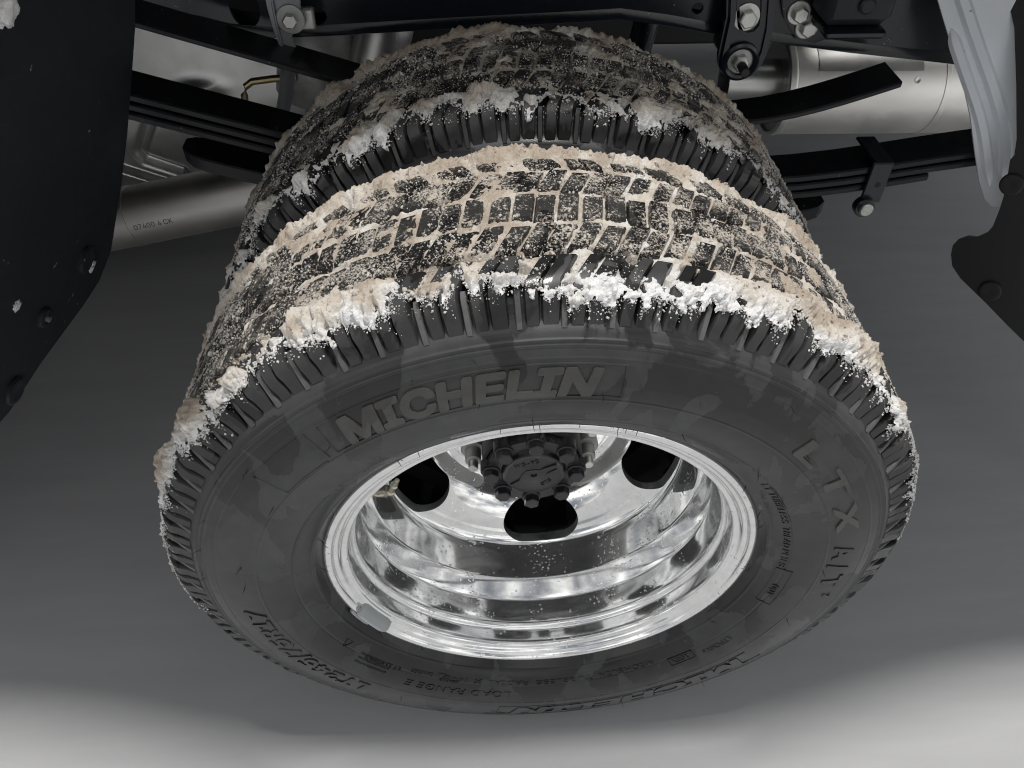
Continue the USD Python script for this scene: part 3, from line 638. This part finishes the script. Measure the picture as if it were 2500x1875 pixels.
# ------------------------------------------------------------------ chassis: frame rail
FY = .66
def P2(dx, dy, y): p = at(dx, dy, y); return (p[0], p[2])
fb = [P2(200, 30, FY), P2(433, 53, FY), P2(500, 70, FY), P2(587, 78, FY), P2(720, 72, FY), P2(978, 57, FY), P2(1248, 43, FY), P2(1338, 37, FY), P2(1440, 50, FY), P2(1554, 70, FY), P2(1671, 88, FY), P2(1837, 109, FY), P2(2060, 134, FY), P2(2260, 150, FY)]
top = .60
hole1 = sg.Point(0, 0).buffer(1, 16)
hx, hz = P2(528, 18, FY); hx2, hz2 = P2(680, 35, FY); hx3, hz3 = P2(1507, 18, FY)
holes = [list(affinity.translate(affinity.scale(hole1, .020, .026), hx, hz).exterior.coords), list(affinity.translate(affinity.scale(hole1, .016, .012), hx2, hz2).exterior.coords), list(affinity.translate(affinity.scale(hole1, .008, .008), hx3, hz3).exterior.coords)]
rail = thing('frame_rail', 'glossy black chassis frame rail running across above the tyres', 'frame rail', (0, FY, fb[0][1]))
part('web', xz_prism([(fb[0][0], top)] + fb + [(fb[-1][0], top)], FY, FY + .007, holes), M['chassis'], rail, smooth=30)
fv = []
for (x_, z_) in fb:     # rolled lower edge and flange turned to the back
    for (yy_, dz) in ((FY - .0005, .012), (FY - .0035, .004), (FY - .0025, -.002), (FY + .004, -.005), (FY + .075, -.005), (FY + .075, .001)): fv.append((x_, yy_, z_ + dz))
F_ = grid_faces(len(fb), 6); part('lower_flange', trimesh.Trimesh(np.array(fv), F_, process=False), M['chassis'], rail, smooth=50)
part('inner_plate', box((-1.0, FY + .09, .18), (1.2, FY + .10, .62)), M['dark_void'], rail) if False else None
# bolted plate to the right of the hanger, and its bolts
bp = sg.Polygon([P2(1695, 0, FY), P2(1700, 30, FY), P2(1725, 72, FY), P2(1758, 80, FY), P2(1785, 70, FY), P2(1790, 0, FY), P2(1790, -60, FY), P2(1695, -60, FY)]).buffer(.006)
part('bolted_plate', y_plate(bp, FY - .008, FY - .0005, .0012), M['chassis'], rail)
for (dx, dy) in ((1725, 27), (1742, 58)):
    p = at(dx, dy, FY - .008); hd, w = hexbolt(p, (0, -1, 0), .019, .014, .0165)
    b = part('frame_bolt', hd, M['steel'], rail, smooth=20); part('washer', w, M['steel'], b)

# bump stop
bs = thing('bump_stop', 'black rubber bump stop under the frame rail, right of the two bolts', 'bump stop', at(1840, 50, FY - .05))
c = at(1845, 25, FY - .06)
part('rubber_block', box((c[0] - .040, FY - .065, c[2] - .020), (c[0] + .056, FY - .0045, c[2] + .06), .012), M['flap'], bs, smooth=40)
part('seat_plate', box((c[0] - .034, FY - .070, c[2] - .034), (c[0] + .050, FY - .0045, c[2] - .021), .004), M['chassis'], bs, smooth=40)
part('stud_head', lathe_axis([(0, .011), (.004, .011), (.006, .008), (.0065, 0)], (c[0] + .012, FY - .065, c[2] + .010), (0, -1, 0), 24), M['flap'], bs)

# hanger (shackle) on the right
HY = .615
hp_ = [(1572, -60), (1570, 40), (1553, 120), (1552, 140), (1558, 158), (1575, 170), (1600, 174), (1625, 166), (1648, 140), (1660, 112), (1672, 60), (1682, -60)]
hpoly = sg.Polygon([P2(a, b, HY) for a, b in hp_])
han = thing('spring_hanger', 'black stamped spring hanger with two bolts, right of the inner tyre top', 'hanger', (*P2(1605, 172, HY)[:1], HY, P2(1605, 172, HY)[1]))
part('plate', y_plate(hpoly, HY, HY + .012, .003), M['chassis'], han, smooth=40)
rimr = hpoly.buffer(-.004).difference(hpoly.buffer(-.011))
part('raised_rim', [prism(q, lambda u, v: np.stack([u, np.full_like(u, HY - .004), v], 1), .006, (0, 1, 0)) for q in getattr(rimr, 'geoms', [rimr])], M['chassis'], han)
el = sg.Polygon([P2(a, b, HY) for a, b in [(1590, -60), (1590, 20), (1592, 55), (1600, 70), (1612, 76), (1630, 72), (1645, 55), (1650, 20), (1652, -60)]])
er = el.difference(el.buffer(-.004)); part('raised_rim', [prism(q, lambda u, v: np.stack([u, np.full_like(u, HY - .003), v], 1), .004, (0, 1, 0)) for q in getattr(er, 'geoms', [er])], M['chassis'], han)
p = at(1612, 36, HY); hd, w = hexbolt(p, (0, -1, 0), .021, .014, .018); b = part('hanger_bolt', hd, M['steel'], han, smooth=20); part('washer', w, M['steel'], b)
p = at(1597, 131, HY)
part('eye_boss', lathe_axis([(0, .027), (.006, .026), (.008, .022), (.006, .018)], p, (0, -1, 0), 36), M['chassis'], han)
hd, w = hexbolt(p, (0, -1, 0), .020, .013, .019); b = part('hanger_bolt', hd, M['steel'], han, smooth=20); part('washer', w, M['dull_steel'], b)
part('threaded_stud', lathe_axis([(.010, .0065), (.030, .0065), (.031, .0055), (.031, 0)], p, (.05, -1, -.15), 18), M['hub_dark'], b)
part('pivot_tube', lathe_axis([(.0125, .018), (.08, .018)], p, (0, 1, 0), 24), M['hub_dark'], han)

# grey bracket on the left
GY = .615
gb = thing('frame_bracket', 'grey pressed metal bracket bolted on the frame rail, left of the inner tyre', 'bracket', (*P2(615, 110, GY)[:1], GY, P2(615, 110, GY)[1]))
gp = sg.Polygon([P2(a, b, GY) for a, b in [(570, -60), (590, 40), (603, 95), (612, 112), (632, 116), (640, 110), (628, 80), (634, 66), (650, 55), (646, 0), (640, -60)]])
part('plate', y_plate(gp.buffer(.001), GY, GY + .005, .0015), M['grey_bracket'], gb)
fold = sg.Polygon([P2(a, b, GY) for a, b in [(566, -60), (578, 10), (592, 60), (606, 100), (614, 100), (602, 56), (592, 8), (582, -60)]])
part('folded_edge', y_plate(fold, GY - .008, GY + .0005, .002), M['grey_bracket'], gb)
part('spacer', box((p[0] - .0, 0, 0), (p[0] + .001, .001, .001)), M['steel'], gb) if False else None
p = at(628, 41, GY - .0005); hd, w = hexbolt(p, (0, -1, 0), .017, .012, .0185); b = part('bracket_bolt', hd, M['steel'], gb, smooth=20); part('washer', w, M['dull_steel'], b)
q0 = at(655, 42, GY + .006)
part('spacer_plate', box(q0 + [-.012, 0, -.014], q0 + [.014, .012, .013], .002), M['steel'], gb)
part('lower_link', tube([at(618, 112, GY + .01), at(622, 150, .70), at(618, 200, .74), at(612, 235, .76)], .011, 12), M['grey_bracket'], gb)

# ------------------------------------------------------------------ leaf springs
def leaf(pts, th, y0, w, smooth_n=24, blunt=0):
    """A spring leaf: its upper front edge runs through pts (x, z)."""
    pts = np.array(pts); pts = pts[np.argsort(pts[:, 0])]
    from scipy.interpolate import PchipInterpolator
    xs = np.linspace(pts[0, 0], pts[-1, 0], smooth_n); zs = PchipInterpolator(pts[:, 0], pts[:, 1])(xs)
    b = min(.0022, th * .25)
    sec = [(0, -b), (b, 0), (w - b, 0), (w, -b), (w, -th + b), (w - b, -th), (b, -th), (0, -th + b)]
    dn = np.minimum(xs - xs[0], xs[-1] - xs); kw = np.ones(smooth_n) if not blunt else .45 + .55 * np.sqrt(np.clip(1 - (1 - np.clip(dn / blunt, 0, 1)) ** 2, 0, 1))
    V = np.array([(x, y0 + w / 2 + (a - w / 2) * q, z + c) for x, z, q in zip(xs, zs, kw) for a, c in sec]); k = 8; F = []
    for i in range(smooth_n - 1):
        for j in range(k):
            a, b_ = i * k + j, i * k + (j + 1) % k; F += [(a, b_, b_ + k), (a, b_ + k, a + k)]
    for j in range(1, k - 1): F += [(0, j + 1, j), ((smooth_n - 1) * k,) + ((smooth_n - 1) * k + j, (smooth_n - 1) * k + j + 1)]
    return trimesh.Trimesh(V, np.array(F), process=False)
SY, SW = .560, .066
sl = np.array(P2(285, 205, SY)); s2 = np.array(P2(600, 285, SY)); s3 = np.array(P2(1701, 383, SY)); s4 = np.array(P2(2110, 328, SY))
ext = lambda a, b, t: tuple(b + (b - a) * t)
main = [ext(s2, sl, .9), tuple(sl), tuple(s2), (0.02, min(s2[1], s3[1]) - .012), tuple(s3), tuple(s4), ext(s3, s4, .5)]
pack = thing('leaf_spring', 'black stack of steel spring leaves passing behind both tyres', 'leaf spring', (0, SY, main[3][1] - .05))
dz = .0
for k, (t, x0, x1) in enumerate(((.011, -9, 9), (.011, -9, 9), (.011, -9, P2(2004, 388, SY)[0]))):
    pts = [(x, z - dz) for x, z in main if x0 <= x <= x1]
    if x1 < 9: pts.append((x1, np.interp(x1, [s3[0], s4[0]], [s3[1], s4[1]]) - dz))
    part('leaf', leaf(pts, t, SY + .0008 * k, SW - .0016 * k), M['spring'], pack, smooth=25); dz += t + .0042
# thick bottom leaf with blunt ends
b0 = np.array(P2(388, 330, SY + .005)); b1 = np.array(P2(540, 368, SY + .005)); b2 = np.array(P2(1700, 458, SY + .005)); b3 = np.array(P2(1788, 447, SY + .005))
part('bottom_leaf', leaf([tuple(b0), tuple(b1), (0, b2[1] - .02), tuple(b2), tuple(b3)], .022, SY + .004, SW - .008, 90, .035), M['spring'], pack, smooth=25)
# the spring clip
cx0, cx1 = P2(1868, 400, SY - .004)[0], P2(1915, 395, SY - .004)[0]; zt = np.interp((cx0 + cx1) / 2, [s3[0], s4[0]], [s3[1], s4[1]])
clip = part('clip', box((cx0, SY - .007, zt - .062), (cx1, SY - .002, zt + .006), .002), M['chassis'], pack)
part('clip_top', box((cx0 + .001, SY - .0065, zt + .0025), (cx1 - .001, SY + SW + .006, zt + .0075), .002), M['chassis'], clip)
part('clip_hole', lathe_axis([(0, .0045), (.0003, .0045), (.0003, 0)], ((cx0 + cx1) / 2 + .002, SY - .0071, zt - .030), (0, -1, 0), 20), M['dark_void'], clip)
pc = np.array([(cx0 + cx1) / 2 - .008, SY - .006, zt - .066])
part('clip_ear', lathe_axis([(-.004, .0155), (.008, .0155), (.009, .0145), (.009, 0)], pc, (0, -1, 0), 28), M['chassis'], clip)
part('clip_bolt', lathe_axis([(.009, .0105), (.014, .0105), (.0155, .0085), (.016, 0)], pc, (0, -1, 0), 24), M['steel'], clip)
# helper leaf above
hl = thing('helper_spring', 'black helper spring leaf above the main stack with square cut end', 'helper spring', (0, SY, .2))
l0 = np.array(P2(290, 46, SY)); l1 = np.array(P2(760, 180, SY)); r0 = np.array(P2(1640, 258, SY)); r1 = np.array(P2(1950, 177, SY))
part('leaf', leaf([ext(l1, l0, .4), tuple(l0), tuple(l1), (.03, min(l1[1], r0[1]) - .02), tuple(r0), tuple(r1)], .009, SY, SW, 34), M['spring'], hl, smooth=25)

# ------------------------------------------------------------------ behind the frame: muffler, tube, heat shield, pipes
mu = thing('muffler', 'bright aluminised muffler drum behind the right end of the leaf spring', 'muffler', (.95, 1.02, -.04))
a0 = np.array([.535, 1.03, .052]); a1 = np.array([1.55, 1.03, .042]); L = np.linalg.norm(a1 - a0)
part('shell', lathe_axis([(0, .088), (.002, .093), (.010, .0945), (.014, .0935), (.016, .0925), (.30, .0925), (.301, .0934), (.309, .0934), (.310, .0925), (L, .0925), (L, 0)], a0, a1 - a0, 72), M['muffler'], mu)
part('end_cap', lathe_axis([(.004, .0), (.004, .0855), (-.001, .0875), (.001, .0885)], a0, a1 - a0, 64), M['shield'], mu)
part('outlet_pipe', lathe_axis([(-.10, .040), (.004, .040)], a0 + np.array([0, 0, .01]), a1 - a0, 40), M['shield'], mu)
u_, v_, w_ = frame_of(a1 - a0)
def on_drum(along, ang, lift=0):
    d = math.cos(math.radians(ang)) * np.array([0, -1, 0]) + math.sin(math.radians(ang)) * np.array([0, 0, 1.]); return a0 + (a1 - a0) / L * along + d * (.0925 + lift), d
pl = []
for i, al in enumerate(np.linspace(.055, .255, 12)):
    for an in np.linspace(40, 105, 10): pl.append(on_drum(al, an, .0025)[0])
pm = trimesh.Trimesh(np.array(pl), grid_faces(12, 10), process=False); part('patch_plate', trimesh.Trimesh(pm.vertices, pm.faces, process=False), M['shield'], mu)
for al, an in ((.245, 30), (.37, 28), (.27, 62), (.52, 20)):
    c_, d_ = on_drum(al, an, -.0002); part('weld_dimple', lathe_axis([(0, .006), (.0012, .0055), (.0006, .003), (.0002, 0)], c_, d_, 18), M['shield'], mu)

t0_, t1_ = at(205, 484, .9), at(545, 415, .90); t0_ = t0_ + (t0_ - t1_) * .6; t1_ = t1_ + (t1_ - t0_) * .35
tu = thing('drive_tube', 'bare metal tube with stamped code, low behind the left flap', 'tube', t0_)
Lt = np.linalg.norm(t1_ - t0_)
part('tube_body', lathe_axis([(0, 0), (0, .058), (Lt, .058), (Lt, 0)], t0_, t1_ - t0_, 64), M['tubem'], tu)
dt = (t1_ - t0_) / Lt
fr0 = np.dot(at(292, 470, .9) - t0_, dt)
part('seam_band', lathe_axis([(-.010, .0578), (-.009, .0592), (.009, .0592), (.010, .0578)], t0_ + dt * fr0, dt, 64), M['tubem'], tu)
def tube_text(txt, h, along, ang):
    m_ = meshkit.text_mesh(txt, h, .0006); v = m_.vertices
    e1 = np.array([0, -1, 0]) - dt * np.dot([0, -1, 0], dt); e1 /= np.linalg.norm(e1); e2 = np.cross(e1, dt); e2 = e2 if e2[2] > 0 else -e2
    a_ = np.radians(ang) + v[:, 1] / .058
    P = t0_ + dt * (along + v[:, :1]) + (.0578 + v[:, 2:]) * (np.cos(a_)[:, None] * e1 + np.sin(a_)[:, None] * e2)
    return trimesh.Trimesh(P, m_.faces, process=False)
part('stamped_code', tube_text('07400 4 CK', .010, fr0 + .020, 2), M['ink'], tu)
part('stamped_code', tube_text('/202', .010, fr0 - .055, -2), M['ink'], tu)

# heat shield: a pressed aluminium sheet
hs = thing('heat_shield', 'pressed aluminium heat shield with a deep bent groove, behind the left springs', 'heat shield', at(400, 390, 1.05))
def shield(dl, dr, dtp, db, y, nx, nz, emb):
    V = []
    for i in np.linspace(0, 1, nx):
        for j in np.linspace(0, 1, nz):
            dx = dl + (dr - dl) * i; dy = dtp + (db - dtp) * j
            P = at(dx, dy, y); P = P + np.array([0, emb(dx, dy), 0]); V.append(P)
    F = grid_faces(nx, nz); return trimesh.Trimesh(np.array(V), np.vstack([F]), process=False)
path = sg.LineString([(325, 255), (300, 330), (315, 345), (395, 372)])
part('sheet', shield(150, 660, 60, 400, 1.05, 120, 100, lambda dx, dy: .020 * math.exp(-(path.distance(sg.Point(dx, dy)) / 9) ** 2) - .02 * ss(356, 366, np.array(dy - .32 * (dx - 275))) * (1 if dx < 460 else 0) - .02 * math.exp(-((dx - 430) / 40) ** 2 - ((dy - 190) / 16) ** 2)), M['shield'], hs, smooth=True)
bpipe = thing('brake_pipe', 'thin yellowish bent metal pipe above the left leaf spring', 'pipe', at(540, 200, .98))
part('bend', tube([at(530, 236, .95), at(528, 205, .95), at(532, 186, .95), at(545, 176, .95), at(590, 170, .95), at(640, 166, .95)], .0065, 12), M['zinc_yellow'], bpipe)

# exhaust pipe and plate seen over the tyre, left
ex = thing('exhaust_pipe', 'upright grey steel exhaust pipe between frame rail and tyre top', 'pipe', at(820, 150, .95))
part('pipe', tube([at(842, -10, .98), at(832, 60, .98), at(815, 130, .98), at(800, 200, .98)], .050, 40), M['shield'], ex, smooth=True)
part('pipe_flange', tube([at(700, 20, 1.02), at(690, 110, 1.02), at(684, 200, 1.02)], .075, 40), M['dull_steel'], ex, smooth=True)
sh = thing('shock_absorber', 'black shock absorber rod behind the tyre, right of its top', 'shock absorber', at(1375, 110, .9))
part('body', tube([at(1408, -20, .88), at(1395, 50, .88), at(1372, 140, .88), at(1350, 230, .88)], .021, 24), M['chassis'], sh, smooth=True)
part('sleeve', tube([at(1424, -20, .90), at(1418, 40, .90), at(1400, 110, .90)], .006, 12), M['dull_steel'], sh, smooth=True)
ax = thing('rear_axle', 'black rear axle tube running behind the dual wheels', 'axle', (0, .9, -.08))
part('axle_tube', tube([(0, .45, 0), (0, 1.35, 0)], .075, 40), M['dark_void'], ax)

# ------------------------------------------------------------------ flaps
def flap_plane(pts3):
    p0, p1, p2 = pts3; n = np.cross(p1 - p0, p2 - p0); n /= np.linalg.norm(n)
    if np.dot(n, CAM - p0) < 0: n = -n
    return p0, n
def flap_poly(px, p0, n, depth):
    u, v, _ = frame_of(n)
    Q = [on_plane(a, b, p0, n) - p0 for a, b in px]
    poly = sg.Polygon([(np.dot(q, u), np.dot(q, v)) for q in Q])
    return prism(poly, lambda a, b: p0 + np.outer(a, u) + np.outer(b, v), depth, -n), poly, u, v
p0, n_ = flap_plane(np.array([at(290, 0, .53), at(240, 540, .47), at(-60, 905, .16)]))
lf = thing('mud_flap', 'large black plastic mud flap with rivets, at the left', 'mud flap', p0)
mesh_, poly_, u_, v_ = flap_poly([(-40, -420), (290, -420), (292, 60), (285, 160), (275, 290), (262, 400), (240, 540), (215, 606), (180, 660), (90, 782), (20, 890), (0, 912), (-40, 938)], p0, n_, .006)
part('panel', mesh_, M['flap'], lf)
for k, (dx, dy, r) in enumerate(((183, 560, .020), (92, 685, .0145), (28, 843, .020))):
    c_ = on_plane(dx, dy, p0, n_); rv = part('rivet', lathe_axis([(-.001, r * .95), (.003, r * .95), (.0055, r * .8), (.006, r * .6), (.0055, r * .55), (.0045, 0)], c_, n_, 28), M['flap'], lf)
    if k == 1: part('rivet_core', lathe_axis([(.0045, .004), (.009, .004), (.0095, .003), (.0095, 0)], c_, n_, 14), M['grey_bracket'], rv)
# bits of snow stuck on the flap
def clump(c, n, R, seed, flat=.35):
    ico = trimesh.creation.icosphere(subdivisions=3); q = np.array(ico.vertices); u, v, w = frame_of(n)
    d = 1 + 1.3 * (meshkit.fbm(q * 2.2 + seed, 4, seed) - .5)
    q = q * d[:, None]; return trimesh.Trimesh(c + R * (q[:, :1] * u + q[:, 1:2] * v + q[:, 2:] * w * flat), ico.faces, process=False)
snow_bit = lambda lab, ms: part('snow_clump', ms, M['snow'], None, lab, 'snow', smooth=True)
snow_bit('snow clump stuck high on the left mud flap at the photo corner', [clump(on_plane(8, 18, p0, n_), n_, .017, 3), clump(on_plane(18, 36, p0, n_), n_, .009, 4)])
snow_bit('small snow crumb on the upper rivet of the left mud flap', [clump(on_plane(192, 568, p0, n_) + n_ * .005, n_, .0055, 5), clump(on_plane(189, 577, p0, n_) + n_ * .005, n_, .0055, 6)])
snow_bit('small beige snow crumb on the left mud flap between two rivets', [clump(on_plane(36, 660, p0, n_), n_, .007, 8)])

p0r, nr_ = flap_plane(np.array([at(2195, 250, .52), at(2125, 500, .47), at(2212, 745, .36)]))
rf = thing('mud_flap', 'black mud flap with a notched edge, at the right', 'mud flap', p0r)
mesh_, *_ = flap_poly([(2176, -420), (2176, 15), (2184, 28), (2191, 60), (2195, 180), (2196, 300), (2191, 335), (2182, 345), (2178, 370), (2172, 410), (2160, 450), (2145, 488), (2133, 502), (2122, 507), (2110, 512), (2090, 510), (2070, 517), (2058, 530), (2054, 550), (2057, 575), (2075, 602), (2130, 655), (2175, 702), (2240, 765), (2700, 1100), (2900, -420)], p0r, nr_, .006)
part('panel', mesh_, M['flap_dark'], rf)
for (dx, dy) in ((2186, 398), (2140, 628)):
    c_ = on_plane(dx, dy, p0r, nr_); part('rivet', lathe_axis([(-.001, .0155), (.003, .0155), (.005, .0135), (.0055, .009), (.0045, 0)], c_, nr_, 28), M['flap_dark'], rf)
# pale pressed brace behind the right flap
p0w, nw = flap_plane(np.array([at(2200, 20, .585), at(2140, 440, .525), at(2040, 20, .605)]))
br = thing('fender_brace', 'pale grey plastic fender brace with pressed ribs, beside the right flap', 'fender brace', p0w)
wp = [(2018, -150), (2026, 0), (2040, 48), (2062, 120), (2080, 180), (2096, 250), (2106, 330), (2116, 395), (2128, 432), (2142, 446), (2156, 447), (2210, 420), (2215, 300), (2215, 60), (2210, -150)]
mesh_, *_ = flap_poly(wp, p0w, nw, .005); part('panel', mesh_, M['white'], br)
def ridge_on(px, w, h):
    P = np.array([on_plane(a, b, p0w, nw) for a, b in px]); t = np.linspace(0, 1, 40); k = np.linspace(0, 1, len(P))
    C = np.stack([CubicSpline(k, P[:, j])(t) for j in range(3)], 1); T = np.gradient(C, axis=0); T /= np.linalg.norm(T, axis=1, keepdims=True); S_ = np.cross(T, nw)
    V = []
    for i in range(40):
        e = math.sin(math.pi * min(1, max(.0, min(i, 39 - i) / 5 + .02)) / 2)
        for o in np.linspace(-1, 1, 9): V.append(C[i] + S_[i] * o * w * e + nw * (h * e * min(1, (1 - abs(o)) * 2.2) - .0004))
    F = grid_faces(40, 9); return trimesh.Trimesh(np.array(V), F, process=False)
part('pressed_rib', ridge_on([(2062, -60), (2086, 20), (2116, 110), (2146, 195), (2166, 270), (2172, 330), (2162, 400)], .0095, .009), M['white'], br, smooth=40)
part('pressed_rib', ridge_on([(2054, 60), (2072, 120), (2096, 190), (2118, 260), (2130, 330), (2138, 405)], .0085, .007), M['white'], br, smooth=40)
